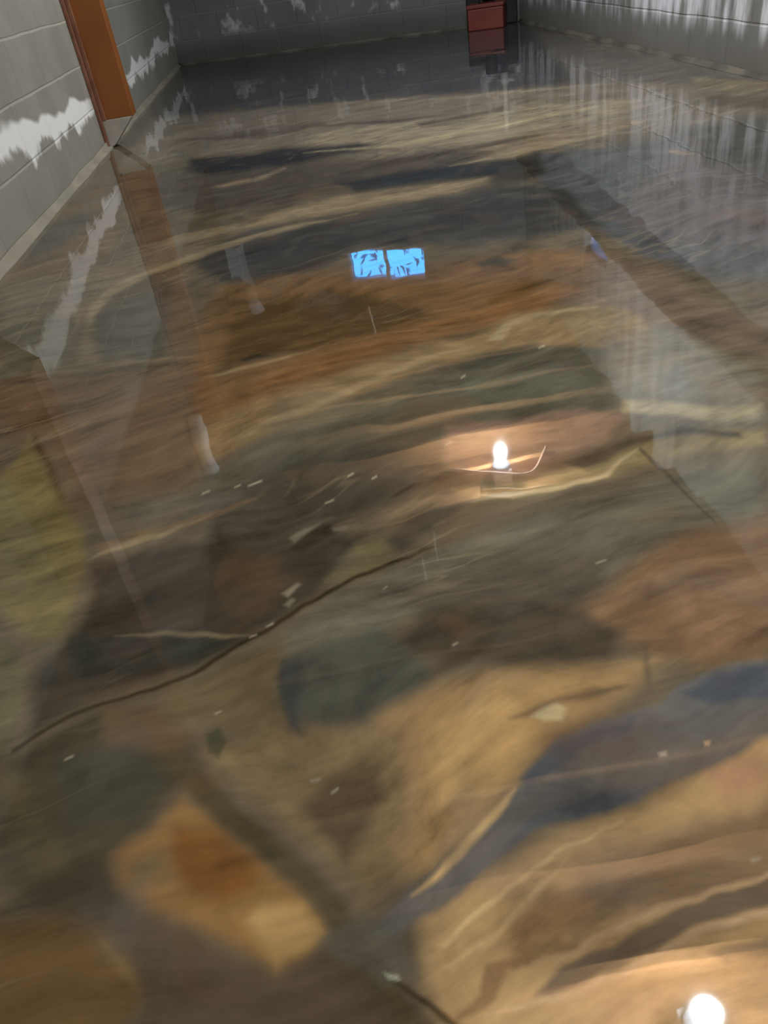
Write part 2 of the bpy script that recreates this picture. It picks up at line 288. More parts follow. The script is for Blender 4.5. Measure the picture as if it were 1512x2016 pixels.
((54,48,36),0.9,0.00401,0.00628,[(-0.123,0.916),(-0.102,0.954),(-0.070,0.958),(-0.056,0.934),(-0.088,0.918),(-0.111,0.904)]),
((102,97,78),0.95,0.0164,0.0251,[(-0.137,0.741),(-0.080,0.785),(0.008,0.814),(0.086,0.849),(0.277,0.891),(0.443,0.919),(0.611,0.921),(0.532,0.775),(0.377,0.764),(0.289,0.715),(0.157,0.721),(0.051,0.730),(-0.046,0.699),(-0.138,0.686)]),
((90,82,66),0.9,0.0145,0.0216,[(0.017,0.779),(0.180,0.810),(0.301,0.786),(0.280,0.688),(0.189,0.693),(0.053,0.701)]),
((128,98,66),0.95,0.0131,0.02,[(0.232,0.682),(0.321,0.726),(0.433,0.793),(0.543,0.795),(0.411,0.550),(0.339,0.560),(0.286,0.589),(0.261,0.638)]),
((146,112,78),0.7,0.0127,0.0196,[(0.350,0.698),(0.487,0.690),(0.426,0.578),(0.332,0.585)]),
((78,69,54),0.95,0.0111,0.0155,[(0.006,0.694),(0.066,0.736),(0.159,0.730),(0.238,0.680),(0.273,0.635),(0.244,0.591),(0.175,0.601),(0.072,0.634),(0.013,0.657)]),
((112,96,64),0.95,0.0155,0.0194,[(-0.285,0.680),(-0.177,0.714),(-0.137,0.722),(-0.139,0.621),(-0.128,0.567),(-0.211,0.593),(-0.300,0.643)]),
((82,82,68),1,0.0112,0.0142,[(-0.148,0.631),(-0.138,0.686),(-0.085,0.709),(-0.018,0.719),(0.030,0.645),(0.043,0.609),(-0.022,0.578),(-0.082,0.556),(-0.128,0.574)]),
((164,130,80),1,0.016,0.0189,[(-0.035,0.567),(0.043,0.609),(0.127,0.604),(0.242,0.584),(0.294,0.579),(0.209,0.525),(0.130,0.488),(0.075,0.440),(0.026,0.405),(-0.012,0.382),(-0.044,0.399),(-0.058,0.456)]),
((186,148,86),0.8,0.0116,0.0134,[(0.033,0.551),(0.107,0.570),(0.145,0.539),(0.120,0.491),(0.065,0.442),(0.028,0.416),(-0.009,0.402),(0.017,0.463)]),
((132,110,74),0.95,0.0151,0.0166,[(-0.233,0.569),(-0.139,0.584),(-0.059,0.558),(-0.001,0.559),(-0.004,0.468),(-0.026,0.385),(-0.067,0.364),(-0.102,0.410),(-0.152,0.475)]),
((92,76,54),0.95,0.0106,0.0114,[(-0.125,0.476),(-0.097,0.500),(-0.042,0.501),(-0.035,0.469),(-0.060,0.434),(-0.083,0.406),(-0.111,0.444)]),
((74,68,50),1,0.0175,0.0194,[(-0.464,0.614),(-0.364,0.658),(-0.279,0.623),(-0.232,0.555),(-0.263,0.523),(-0.281,0.490),(-0.307,0.451),(-0.289,0.401),(-0.370,0.412),(-0.438,0.445),(-0.488,0.612)]),
((104,84,56),0.9,0.0102,0.0123,[(-0.364,0.658),(-0.301,0.651),(-0.253,0.602),(-0.268,0.577),(-0.347,0.595)]),
((86,78,50),0.8,0.0083,0.00924,[(-0.479,0.624),(-0.460,0.620),(-0.376,0.487),(-0.358,0.450),(-0.396,0.457),(-0.451,0.525)]),
((140,104,54),1,0.0111,0.0111,[(-0.319,0.464),(-0.281,0.490),(-0.256,0.515),(-0.216,0.489),(-0.162,0.422),(-0.114,0.368),(-0.097,0.342),(-0.126,0.321),(-0.153,0.314),(-0.208,0.354),(-0.269,0.393),(-0.309,0.430)]),
((124,80,30),0.9,0.0104,0.0106,[(-0.259,0.486),(-0.204,0.463),(-0.162,0.412),(-0.172,0.393),(-0.201,0.389),(-0.231,0.405),(-0.260,0.447)]),
((122,100,58),0.8,0.00745,0.00766,[(-0.302,0.455),(-0.267,0.465),(-0.253,0.429),(-0.272,0.418),(-0.299,0.433)]),
((168,134,76),0.8,0.00845,0.00801,[(-0.162,0.377),(-0.124,0.370),(-0.100,0.340),(-0.126,0.325),(-0.153,0.320),(-0.181,0.362)]),
((88,74,56),0.95,0.0119,0.0108,[(-0.313,0.396),(-0.259,0.391),(-0.199,0.347),(-0.153,0.314),(-0.107,0.326),(-0.072,0.320),(-0.041,0.282),(-0.039,0.244),(-0.272,0.284),(-0.275,0.331)]),
((108,82,42),1,0.0116,0.0108,[(-0.429,0.413),(-0.359,0.410),(-0.316,0.387),(-0.286,0.350),(-0.272,0.323),(-0.276,0.311),(-0.298,0.288),(-0.397,0.305)]),
((128,102,56),0.8,0.00433,0.00405,[(-0.321,0.388),(-0.293,0.360),(-0.273,0.327),(-0.277,0.326),(-0.298,0.352)]),
((64,64,50),0.8,0.0119,0.0135,[(-0.400,0.592),(-0.323,0.589),(-0.270,0.544),(-0.308,0.496),(-0.368,0.496)]),
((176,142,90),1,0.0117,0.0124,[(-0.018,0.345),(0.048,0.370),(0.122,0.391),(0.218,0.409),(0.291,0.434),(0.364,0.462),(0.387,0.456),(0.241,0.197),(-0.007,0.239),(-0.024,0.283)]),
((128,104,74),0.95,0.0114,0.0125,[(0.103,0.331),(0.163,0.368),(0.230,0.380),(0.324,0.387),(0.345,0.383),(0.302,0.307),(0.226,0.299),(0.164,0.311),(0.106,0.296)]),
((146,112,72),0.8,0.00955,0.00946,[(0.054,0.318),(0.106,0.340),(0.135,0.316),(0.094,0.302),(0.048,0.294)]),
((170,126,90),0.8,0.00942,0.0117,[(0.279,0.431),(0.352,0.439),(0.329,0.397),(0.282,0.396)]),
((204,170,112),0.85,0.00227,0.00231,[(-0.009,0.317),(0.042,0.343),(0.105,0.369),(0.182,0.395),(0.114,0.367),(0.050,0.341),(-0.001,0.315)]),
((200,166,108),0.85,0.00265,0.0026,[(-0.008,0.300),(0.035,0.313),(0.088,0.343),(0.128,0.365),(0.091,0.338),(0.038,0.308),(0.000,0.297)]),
((98,96,90),1,0.00442,0.00506,[(-0.062,0.331),(-0.029,0.366),(0.009,0.393),(0.061,0.425),(0.112,0.461),(0.154,0.496),(0.210,0.514),(0.268,0.518),(0.305,0.538),(0.370,0.552),(0.440,0.551),(0.387,0.456),(0.312,0.436),(0.240,0.425),(0.166,0.404),(0.105,0.400),(0.061,0.383),(0.017,0.357),(-0.014,0.344),(-0.044,0.328)]),
((76,82,88),0.9,0.00465,0.00562,[(0.100,0.458),(0.140,0.486),(0.202,0.505),(0.242,0.510),(0.230,0.492),(0.171,0.479),(0.132,0.457),(0.101,0.440)]),
((80,86,90),0.9,0.00386,0.00433,[(0.067,0.387),(0.109,0.415),(0.168,0.425),(0.236,0.428),(0.167,0.406),(0.105,0.400)]),
((76,82,90),0.9,0.00417,0.00579,[(0.299,0.525),(0.353,0.541),(0.436,0.544),(0.410,0.498),(0.344,0.500),(0.324,0.504)]),
((112,104,94),0.8,0.00432,0.00454,[(-0.003,0.380),(0.041,0.402),(0.084,0.415),(0.054,0.395),(0.009,0.368)]),
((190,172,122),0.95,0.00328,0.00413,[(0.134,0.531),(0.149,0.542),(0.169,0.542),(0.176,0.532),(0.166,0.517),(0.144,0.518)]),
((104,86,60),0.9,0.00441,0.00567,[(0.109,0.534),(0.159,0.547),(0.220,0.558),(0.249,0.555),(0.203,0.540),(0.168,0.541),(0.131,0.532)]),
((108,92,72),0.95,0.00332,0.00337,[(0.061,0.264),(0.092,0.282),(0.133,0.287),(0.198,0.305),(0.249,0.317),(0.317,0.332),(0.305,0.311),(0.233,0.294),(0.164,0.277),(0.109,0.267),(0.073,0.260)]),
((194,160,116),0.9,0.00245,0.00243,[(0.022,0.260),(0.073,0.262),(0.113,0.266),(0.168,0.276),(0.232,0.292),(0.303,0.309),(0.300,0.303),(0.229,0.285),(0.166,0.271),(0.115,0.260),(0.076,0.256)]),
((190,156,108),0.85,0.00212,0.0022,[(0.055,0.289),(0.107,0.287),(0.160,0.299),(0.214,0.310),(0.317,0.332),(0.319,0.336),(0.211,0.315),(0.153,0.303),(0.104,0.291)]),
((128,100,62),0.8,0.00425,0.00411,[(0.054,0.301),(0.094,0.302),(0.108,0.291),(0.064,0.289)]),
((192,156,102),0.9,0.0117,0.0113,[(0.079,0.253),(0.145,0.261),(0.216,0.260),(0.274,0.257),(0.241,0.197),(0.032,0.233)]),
((118,102,76),0.9,0.00319,0.00335,[(0.212,0.268),(0.289,0.283),(0.280,0.268),(0.224,0.258)]),
((82,72,48),0.95,0.0068,0.00671,[(-0.275,0.586),(-0.231,0.542),(-0.173,0.474),(-0.122,0.414),(-0.082,0.362),(-0.071,0.333),(-0.055,0.309),(-0.041,0.282),(-0.015,0.240),(-0.039,0.244),(-0.067,0.286),(-0.090,0.323),(-0.106,0.357),(-0.142,0.403),(-0.194,0.461),(-0.240,0.512),(-0.271,0.551)]),
((96,92,78),0.7,0.00627,0.00587,[(-0.107,0.335),(-0.068,0.355),(-0.038,0.336),(-0.031,0.296),(-0.058,0.289),(-0.090,0.315)]),
((54,44,26),0.95,0.00279,0.00374,[(-0.467,0.625),(-0.413,0.654),(-0.330,0.678),(-0.243,0.711),(-0.164,0.751),(-0.108,0.792),(-0.034,0.826),(0.026,0.845),(0.087,0.854),(0.025,0.836),(-0.035,0.817),(-0.108,0.782),(-0.164,0.742),(-0.242,0.703),(-0.329,0.672),(-0.412,0.647),(-0.464,0.618)]),
((60,52,32),0.9,0.00167,0.00149,[(-0.052,0.302),(-0.040,0.290),(-0.010,0.265),(0.017,0.239),(0.009,0.240),(-0.019,0.264),(-0.049,0.293)]),
((78,72,56),0.7,0.00215,0.00398,[(0.447,1.008),(0.456,0.915),(0.465,0.807),(0.462,0.794),(0.450,0.910),(0.440,1.001)]),
((190,190,160),0.9,0.00173,0.00159,[(-0.054,0.300),(-0.044,0.296),(-0.043,0.293),(-0.050,0.295)]),
((176,164,140),0.9,0.00149,0.00185,[(0.244,0.458),(0.252,0.458),(0.250,0.453),(0.244,0.454)]),
((196,160,110),0.9,0.00148,0.0019,[(0.295,0.461),(0.302,0.460),(0.298,0.455),(0.294,0.456)]),
((128,120,92),0.8,0.00297,0.00431,[(-0.136,0.821),(-0.117,0.836),(-0.112,0.830),(-0.129,0.809)]),
((128,120,92),0.8,0.00291,0.00414,[(-0.136,0.795),(-0.125,0.806),(-0.120,0.800),(-0.130,0.788)]),
((120,112,88),0.7,0.00326,0.00516,[(-0.126,0.942),(-0.102,0.961),(-0.082,0.964),(-0.098,0.950),(-0.118,0.931)]),
((120,112,88),0.7,0.00321,0.00511,[(-0.067,0.946),(-0.039,0.946),(-0.043,0.934),(-0.063,0.937)]),
((50,44,34),0.8,0.00331,0.00564,[(0.043,0.999),(0.066,1.013),(0.085,1.019),(0.077,1.007),(0.055,0.995)]),
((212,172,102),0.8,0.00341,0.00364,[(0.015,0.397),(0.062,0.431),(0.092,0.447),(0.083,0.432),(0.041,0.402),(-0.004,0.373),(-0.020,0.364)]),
((132,100,62),0.8,0.00293,0.00272,[(0.030,0.293),(0.053,0.297),(0.073,0.292),(0.063,0.287),(0.046,0.288),(0.033,0.269),(-0.002,0.256),(-0.003,0.260),(0.021,0.275)]),
((122,98,68),0.85,0.00443,0.005,[(0.181,0.354),(0.237,0.373),(0.321,0.382),(0.308,0.359),(0.249,0.346),(0.213,0.329),(0.194,0.328)]),
((96,84,64),0.7,0.00445,0.00615,[(0.287,0.605),(0.295,0.605),(0.272,0.538),(0.264,0.539)]),
((66,70,66),0.8,0.00627,0.00781,[(-0.148,0.655),(-0.138,0.686),(-0.118,0.690),(-0.127,0.603),(-0.117,0.564),(-0.134,0.575)]),
((72,72,48),0.8,0.00426,0.00503,[(-0.235,0.598),(-0.217,0.601),(-0.204,0.577),(-0.215,0.558),(-0.230,0.569)]),
((182,166,126),0.8,0.00657,0.0266,[(0.003,3.732),(0.357,3.619),(0.871,3.694),(1.366,3.663),(0.889,3.585),(0.389,3.524)]),
((176,158,120),0.8,0.00525,0.0203,[(0.516,3.034),(0.766,3.106),(1.173,3.133),(0.768,3.038)]),
((160,146,118),0.8,0.00794,0.0371,[(0.745,4.528),(1.099,4.407),(1.539,4.137),(1.100,4.310)]),
((150,134,108),0.8,0.00972,0.0433,[(0.171,5.014),(0.505,4.808),(0.750,4.716),(0.493,4.707)]),
((74,62,48),0.8,0.007,0.0268,[(0.192,3.289),(0.526,3.310),(0.827,3.344),(0.986,3.310),(0.594,3.232),(0.307,3.217)]),
((70,60,50),0.8,0.00962,0.0402,[(0.078,4.338),(0.429,4.199),(0.762,4.067),(0.464,4.075)]),
((84,72,58),0.8,0.0112,0.0446,[(-0.690,4.690),(-0.293,4.516),(0.024,4.274),(-0.236,4.318)]),
((66,70,62),0.8,0.0228,0.0975,[(1.394,2.998),(1.688,2.926),(1.727,2.832),(1.419,2.287),(1.251,2.454),(1.282,2.667)]),
((86,82,72),0.8,0.0205,0.0625,[(-1.125,3.026),(-0.995,3.291),(-0.842,3.346),(-0.861,2.934),(-0.969,2.705)]),
((144,126,92),0.8,0.00353,0.00558,[(-0.448,0.972),(-0.385,1.006),(-0.322,1.020),(-0.249,1.037),(-0.313,1.009),(-0.375,0.989)]),
((120,106,78),0.8,0.00289,0.00395,[(-0.367,0.790),(-0.296,0.784),(-0.219,0.758),(-0.177,0.743),(-0.218,0.750),(-0.295,0.774)]),
((168,158,128),0.85,0.00184,0.00314,[(-0.190,1.102),(-0.171,1.105),(-0.170,1.100),(-0.190,1.097)]),
((168,158,128),0.85,0.00185,0.00315,[(-0.217,1.104),(-0.205,1.110),(-0.204,1.105),(-0.217,1.100)]),
((168,158,128),0.85,0.00187,0.00317,[(-0.277,1.107),(-0.264,1.112),(-0.263,1.107),(-0.277,1.102)]),
((168,158,128),0.85,0.00202,0.00431,[(0.217,1.353),(0.229,1.362),(0.228,1.355),(0.215,1.346)]),
((168,158,128),0.85,0.00203,0.0047,[(0.399,1.412),(0.414,1.421),(0.413,1.413),(0.397,1.405)]),
((168,158,128),0.85,0.00126,0.0017,[(0.071,0.663),(0.077,0.666),(0.077,0.664),(0.071,0.660)]),
((168,158,128),0.85,0.00131,0.00207,[(0.283,0.757),(0.299,0.759),(0.299,0.756),(0.282,0.754)]),
((168,158,128),0.85,0.0014,0.00189,[(-0.182,0.742),(-0.173,0.745),(-0.172,0.742),(-0.182,0.739)]),
((168,158,128),0.85,0.00142,0.00195,[(-0.158,0.760),(-0.150,0.764),(-0.149,0.761),(-0.158,0.758)]),
((168,158,128),0.85,0.0017,0.00283,[(-0.072,1.016),(-0.060,1.021),(-0.060,1.017),(-0.072,1.012)]),
((168,158,128),0.85,0.00177,0.00309,[(-0.024,1.084),(-0.014,1.090),(-0.013,1.085),(-0.025,1.079)]),
((168,158,128),0.85,0.00173,0.00302,[(0.017,1.062),(0.027,1.069),(0.027,1.064),(0.017,1.058)]),
((168,158,128),0.85,0.000872,0.00101,[(0.283,0.345),(0.290,0.346),(0.289,0.345),(0.282,0.343)]),
((168,158,128),0.85,0.00177,0.00332,[(0.149,1.127),(0.159,1.134),(0.159,1.129),(0.148,1.123)]),
((168,158,128),0.85,0.00142,0.00207,[(0.002,0.791),(0.008,0.795),(0.008,0.792),(0.002,0.788)]),
((168,158,128),0.85,0.00126,0.00148,[(-0.390,0.588),(-0.384,0.591),(-0.383,0.589),(-0.390,0.586)]),
((168,158,128),0.85,0.00111,0.00125,[(-0.112,0.505),(-0.103,0.506),(-0.103,0.504),(-0.112,0.503)]),
((168,158,128),0.85,0.00127,0.00156,[(-0.222,0.627),(-0.215,0.629),(-0.214,0.627),(-0.222,0.624)]),
((168,158,128),0.85,0.00109,0.00121,[(-0.093,0.488),(-0.086,0.490),(-0.086,0.488),(-0.093,0.486)]),
]
def paint(X, Y):
    n = X.size; C = np.empty((n, 3)); C[:] = lin((104, 92, 70))
    W1 = np.empty((n, 2))
    for i in range(n):                     # the wet pigments ran: bend every outline, painted reflections too
        x, y = X[i], Y[i]; f = .45+.55*y
        q = noise.noise_vector(Vector((x*6.5/f, y*6.5/f, 1.7))); r = noise.noise_vector(Vector((x*28/f, y*28/f, 5.2)))
        W1[i, 0] = (q.x*.013+r.x*.0045)*f; W1[i, 1] = (q.y*.016+r.y*.0055)*f
    PX = X+W1[:, 0]; PY = Y+W1[:, 1]
    for rgb, al, sx, sy, poly in PIGMENT_AND_LIGHT:
        k_ = 1.15
        sx = max(sx*k_, .0025); sy = max(sy*k_, .0025)
        P = np.array(poly); c = np.array(lin(rgb))
        k = (PX > P[:, 0].min()-sx) & (PX < P[:, 0].max()+sx) & (PY > P[:, 1].min()-sy) & (PY < P[:, 1].max()+sy)
        idx = np.nonzero(k)[0]
        if not idx.size: continue
        x = PX[idx]/sx; y = PY[idx]/sy; Q = P/np.array([sx, sy])
        d = np.full(idx.size, 1e9); ins = np.zeros(idx.size, bool)
        for j in range(len(Q)):
            ax, ay = Q[j]; bx, by = Q[(j+1) % len(Q)]
            ex, ey = bx-ax, by-ay; wx, wy = x-ax, y-ay
            t = np.clip((wx*ex+wy*ey)/(ex*ex+ey*ey+1e-12), 0, 1)
            d = np.minimum(d, (wx-ex*t)**2+(wy-ey*t)**2)
            cr = ((ay > y) != (by > y))
            with np.errstate(divide='ignore', invalid='ignore'):
                ins ^= cr & (x < (bx-ax)*(y-ay)/(by-ay+1e-15)+ax)
        d = np.sqrt(d)*np.where(ins, 1, -1)
        t = np.clip(d*.5+.5, 0, 1); t = (t*t*(3-2*t)*al)[:, None]
        C[idx] = C[idx]*(1-t)+c*t
    lum = C @ np.array([.25, .55, .20]); C = C*.88+lum[:, None]*.12      # pearl in the clear coat greys the pigments
    return np.minimum(C*KALB, .85)
def axis(parts):
    a = []
    for lo, hi, st in parts: a += list(np.arange(lo, hi-1e-9, st))
    return np.array(a+[parts[-1][1]])
gx = axis([(XL-.03, -.5, .008), (-.5, .6, .0021), (.6, XR+.03, .008)])
ys = [-1.6, -1.2, -.8, -.4, -.1, .1]; y = .15
while y < 9.05: ys.append(y); y += max(.0021, .0042*(y*.81+.41)/.62*(.22+.14*y))
ys.append(9.06); gy = np.array(ys)
nx, ny = len(gx), len(gy)
VX, VY = np.meshgrid(gx, gy); VX = VX.ravel(); VY = VY.ravel()
me = bpy.data.meshes.new('floor')
co = np.zeros((nx*ny, 3)); co[:, 0] = VX; co[:, 1] = VY
me.vertices.add(nx*ny); me.vertices.foreach_set('co', co.ravel())
i0 = (np.arange(ny-1)[:, None]*nx+np.arange(nx-1)[None, :]).ravel()
F = np.stack([i0, i0+1, i0+1+nx, i0+nx], 1).ravel()
me.loops.add(F.size); me.loops.foreach_set('vertex_index', F)
me.polygons.add(i0.size); me.polygons.foreach_set('loop_start', np.arange(i0.size)*4)
me.update(calc_edges=True)
ca = me.attributes.new('pigment_and_light', 'FLOAT_COLOR', 'POINT')
ca.data.foreach_set('color', np.concatenate([paint(VX, VY), np.ones((nx*ny, 1))], 1).ravel())
print('floor grid', nx, ny)

M_FLOOR = mat('metallic_epoxy', rough=.5); g = G(M_FLOOR); p = g.pos()
pig_light = g.n('ShaderNodeAttribute', {'attribute_name': 'pigment_and_light'}).outputs['Color']
warp = g.n('ShaderNodeTexNoise', None, Vector=p, Scale=1.6, Detail=2.).outputs['Color']
wp = g.n('ShaderNodeVectorMath', {'operation': 'MULTIPLY_ADD'}, i0=warp, i1=(.35, .35, 0.), i2=p).outputs[0]
rot = g.n('ShaderNodeMapping', None, Vector=wp); rot.inputs['Rotation'].default_value = (0, 0, math.radians(-14))
s1 = g.noise(g.scale(rot.outputs[0], (2.2, 9., 1.)), 1.6, 6, .62)      # long drawn veils
s2 = g.noise(g.scale(rot.outputs[0], (6., 30., 1.)), 1.3, 5, .6)
s3 = g.noise(wp, 14, 5, .6)
v = g.math('ADD', g.math('MULTIPLY', g.math('SUBTRACT', s1, .5), 1.5), g.math('MULTIPLY', g.math('SUBTRACT', s2, .5), .9))
v = g.math('ADD', v, g.math('MULTIPLY', g.math('SUBTRACT', s3, .5), .35))
s4 = g.noise(g.scale(rot.outputs[0], (5., 9., 1.)), 1.2, 5, .65, 1.2)
v = g.math('ADD', v, g.math('MULTIPLY', g.math('SUBTRACT', s4, .5), .9))
s5 = g.noise(wp, 7.5, 4, .55, 1.0)
v = g.math('ADD', v, g.math('MULTIPLY', g.math('SUBTRACT', s5, .5), .8))
fac = g.math('ADD', 1.02, v)
col = g.mix(1, pig_light, g.vec(fac, fac, fac), 'MULTIPLY')
hue = g.noise(g.scale(wp, (1., 1., 3.)), 5.5, 3, .5, .8)     # copper and pewter drifting through one another
col = g.mix(g.math('MULTIPLY', g.sstep(hue, .54, .72), .28), col, lin((112, 104, 96)))
col = g.mix(g.math('MULTIPLY', g.sstep(hue, .46, .28), .14), col, lin((150, 108, 66)))
# thin pearl veins where two veils meet
rid = g.math('ABSOLUTE', g.math('SUBTRACT', g.noise(g.scale(rot.outputs[0], (1.4, 6., 1.)), 1.9, 3, .5), .5))
gate = g.sstep(g.noise(p, 1.7, 2, .5), .50, .66)
vein = g.math('MULTIPLY', g.math('MULTIPLY', g.math('SUBTRACT', 1, g.sstep(rid, .0, .03)), gate), .22)
col = g.mix(vein, col, lin((176, 156, 118)))
sp = g.noise(g.scale(p, (1., 1., 1.)), 420, 2, .5)
col = g.mix(g.math('MULTIPLY', g.sstep(sp, .66, .85), .12), col, lin((190, 176, 146)))
g.link(col, 'Base Color')
g.b.inputs['Metallic'].default_value = .0
g.b.inputs['Specular IOR Level'].default_value = .0
g.b.inputs['Coat Weight'].default_value = 1; g.b.inputs['Coat Roughness'].default_value = .02; g.b.inputs['Coat IOR'].default_value = 1.58
hh = g.math('ADD', g.noise(p, 3.5, 2, .4), g.math('MULTIPLY', g.noise(p, 14, 1, .5), .06))
cb = g.n('ShaderNodeBump', None, Height=hh, Distance=.003, Strength=.4).outputs[0]
g.link(cb, 'Coat Normal')
me.materials.append(M_FLOOR)
fl = bpy.data.objects.new('floor', me); COL.objects.link(fl); tag(fl, kind='structure')
tag(obj('floor', box(BM(), XL-.2, XR+.2, -1.8, 9.2, -.2, -.004), M_GROUT), kind='structure').name = 'floor_slab'

# ---------------------------------------------------------------- room shell
tag(obj('wall_left', box(BM(), XL-.2, XL, -1.8, 9.4, -.2, CEIL), M_LEFT), kind='structure')
# right wall with the small opening for its window
bm = BM(); W2 = (5.45, 5.95, 1.30, 1.46)
box(bm, XR, XR+.2, -1.8, W2[0], -.2, CEIL); box(bm, XR, XR+.2, W2[1], 9.2, -.2, CEIL)
box(bm, XR, XR+.2, W2[0], W2[1], -.2, W2[2]); box(bm, XR, XR+.2, W2[0], W2[1], W2[3], CEIL)
tag(obj('wall_right', bm, M_RIGHT), kind='structure')
bm = BM(); W1 = (1.43, 2.31, 1.92, 2.27); L = (FB-FA).length
box(bm, -.3, W1[0], -.2, 0, -.2, CEIL, FM); box(bm, W1[1], L+.3, -.2, 0, -.2, CEIL, FM)
box(bm, W1[0], W1[1], -.2, 0, -.2, W1[2], FM); box(bm, W1[0], W1[1], -.2, 0, W1[3], CEIL, FM)
tag(obj('wall_far', bm, M_FAR), kind='structure')
tag(obj('wall_back', box(BM(), XL-.2, XR+.2, -1.8, -1.6, -.2, CEIL), M_BACK), kind='structure')
bm = BM(); q0, q1 = far(-.3, 0, -.2), far(L+.3, 0, -.2)
lo = [bm.verts.new((a, b, CEIL)) for a, b in ((XL-.2, -1.8), (XR+.2, -1.8), (q1.x, q1.y), (q0.x, q0.y))]
hi = [bm.verts.new(v.co+Vector((0, 0, .12))) for v in lo]
bm.faces.new(lo[::-1]); bm.faces.new(hi)
for k in range(4): bm.faces.new((lo[k], lo[(k+1) % 4], hi[(k+1) % 4], hi[k]))
tag(obj('ceiling', bm, M_SUB), kind='structure')

def cove(name, A, B, into, w, h, m):
    bm = BM(); A = Vector(A); B = Vector(B); N = 60; into = Vector(into)
    prof = [(0, -.003), (w, -.003), (w*.92, .004), (w*.35, h*.35), (.008, h), (0, h)]
    rings = []
    for i in range(N+1):
        q = A.lerp(B, i/N); j = 1+.35*noise.noise(q*3.1)
        rings.append([bm.verts.new(q+into*(a*j)+Vector((0, 0, b*(j if b > 0 else 1)))) for a, b in prof])
    for R1, R2 in zip(rings, rings[1:]):
        for k in range(len(prof)): bm.faces.new((R1[k], R1[(k+1) % 6], R2[(k+1) % 6], R2[k]))
    bm.faces.new(rings[0][::-1]); bm.faces.new(rings[-1]); bmesh.ops.recalc_face_normals(bm, faces=bm.faces)
    return tag(obj(name, bm, m, smooth=True), kind='structure')
cove('baseboard_left', (XL, -1.6, 0), (XL, 8.95, 0), (1, 0, 0), .03, .03, M_COVE)
cove('baseboard_right', (XR, -1.6, 0), (XR, 7.7, 0), (-1, 0, 0), .025, .02, M_FARCOVE)
cove('baseboard_far', far(.02, 0), far(L-.02, 0), FN, .015, .014, M_FARCOVE)

# ---------------------------------------------------------------- windows
def window(name, M, w, z0, z1, mull, label):
    root = empty(name, (0, 0, 0)); tag(root, kind='structure')
    bm = BM(); t = .025 if mull else .014
    box(bm, 0, w, -.10, -.05, z0, z0+t, M); box(bm, 0, w, -.10, -.05, z1-t, z1, M)
    box(bm, 0, t, -.10, -.05, z0+t, z1-t, M); box(bm, w-t, w, -.10, -.05, z0+t, z1-t, M)
    if mull: box(bm, w*.5-.016, w*.5+.016, -.10, -.05, z0+t, z1-t, M)
    obj('window_frame', bm, M_FRAME, root)
    if mull:
        obj('window_pane', box(BM(), t, w*.5-.016, -.078, -.074, z0+t, z1-t, M), M_GLASS, root)
        obj('window_pane', box(BM(), w*.5+.016, w-t, -.078, -.074, z0+t, z1-t, M), M_GLASS, root)
        obj('window_sill', box(BM(), -.03, w+.03, -.05, .03, z0-.02, z0, M), M_FRAME, root)
    else: obj('window_pane', box(BM(), t, w-t, -.078, -.074, z0+t, z1-t, M), M_GLASS, root)
    return root
window('window_1', FM @ Matrix.Translation((W1[0], 0, 0)), W1[1]-W1[0], W1[2], W1[3], True, '')
RM = Matrix(((0, -1, 0, XR), (1, 0, 0, W2[0]), (0, 0, 1, 0), (0, 0, 0, 1)))
window('window_2', RM, W2[1]-W2[0], W2[2], W2[3], False, '')
bm = BM()
for k in range(520):
    u = random.uniform(W1[0]-.5, W1[1]+.5); z = random.uniform(1.8, 3.3); d = -random.uniform(.45, .9)
    a = random.uniform(0, 6.28); s = random.uniform(.03, .07); c = far(u, z, d)
    dx = Vector((math.cos(a), random.uniform(-.4, .4), math.sin(a)))*s; dy = Vector((-math.sin(a), random.uniform(-.4, .4), math.cos(a)))*s*.28
    vs = [bm.verts.new(c+dx), bm.verts.new(c+dy), bm.verts.new(c-dx), bm.verts.new(c-dy)]
    bm.faces.new(vs)
tag(obj('shrub', bm, M_LEAF), 'leafy shrub outside the small window of the far wall', 'shrub', kind='stuff')

# ---------------------------------------------------------------- joists
jn = 0; y = -1.3
while y < 7.6:
    o = obj('ceiling_joist', box(BM(), XL+.002, XR-.002, -.02, .02, -.17, 0), M_JOIST)
    o.location = (0, y, CEIL-.002)
    tag(o, 'bare wooden ceiling joist mirrored in the glossy floor', 'joist', 'bare wooden ceiling joists'); y += .41

# ---------------------------------------------------------------- steel columns on the left wall
def column(y, label):
    root = empty('steel_column', (XL, y, 0)); tag(root, label, 'column', 'orange brown columns on the left wall')
    bm = BM(); box(bm, .035, .185, -.006, .10, .135, 2.28)
    obj('web_panel', bm, M_STEEL, root, bevel=.003)
    bm = BM(); box(bm, .002, .018, -.055, -.012, .012, 2.28); obj('flange', bm, M_STEEL2, root, bevel=.002)
    bm = BM(); box(bm, .019, .038, -.030, -.006, .13, 2.28); obj('edge_strip', bm, M_STEEL2, root, bevel=.002)
    bm = BM()                                # grout wedge under the panel
    f = [(.019, .134), (.178, .134), (.05, .014), (.019, .001)]
    A = [bm.verts.new((a, -.03, b)) for a, b in f]; B = [bm.verts.new((a, .10, b)) for a, b in f]
    bm.faces.new(A); bm.faces.new(B[::-1])
    for k in range(4): bm.faces.new((A[k], B[k], B[(k+1) % 4], A[(k+1) % 4]))
    bmesh.ops.recalc_face_normals(bm, faces=bm.faces)
    obj('grout_pad', bm, M_GROUT, root)
column(4.79, 'orange brown column rising from a pale wedge pad at the left wall')
column(2.12, 'orange brown column at left edge, only its reflection in the floor showing')

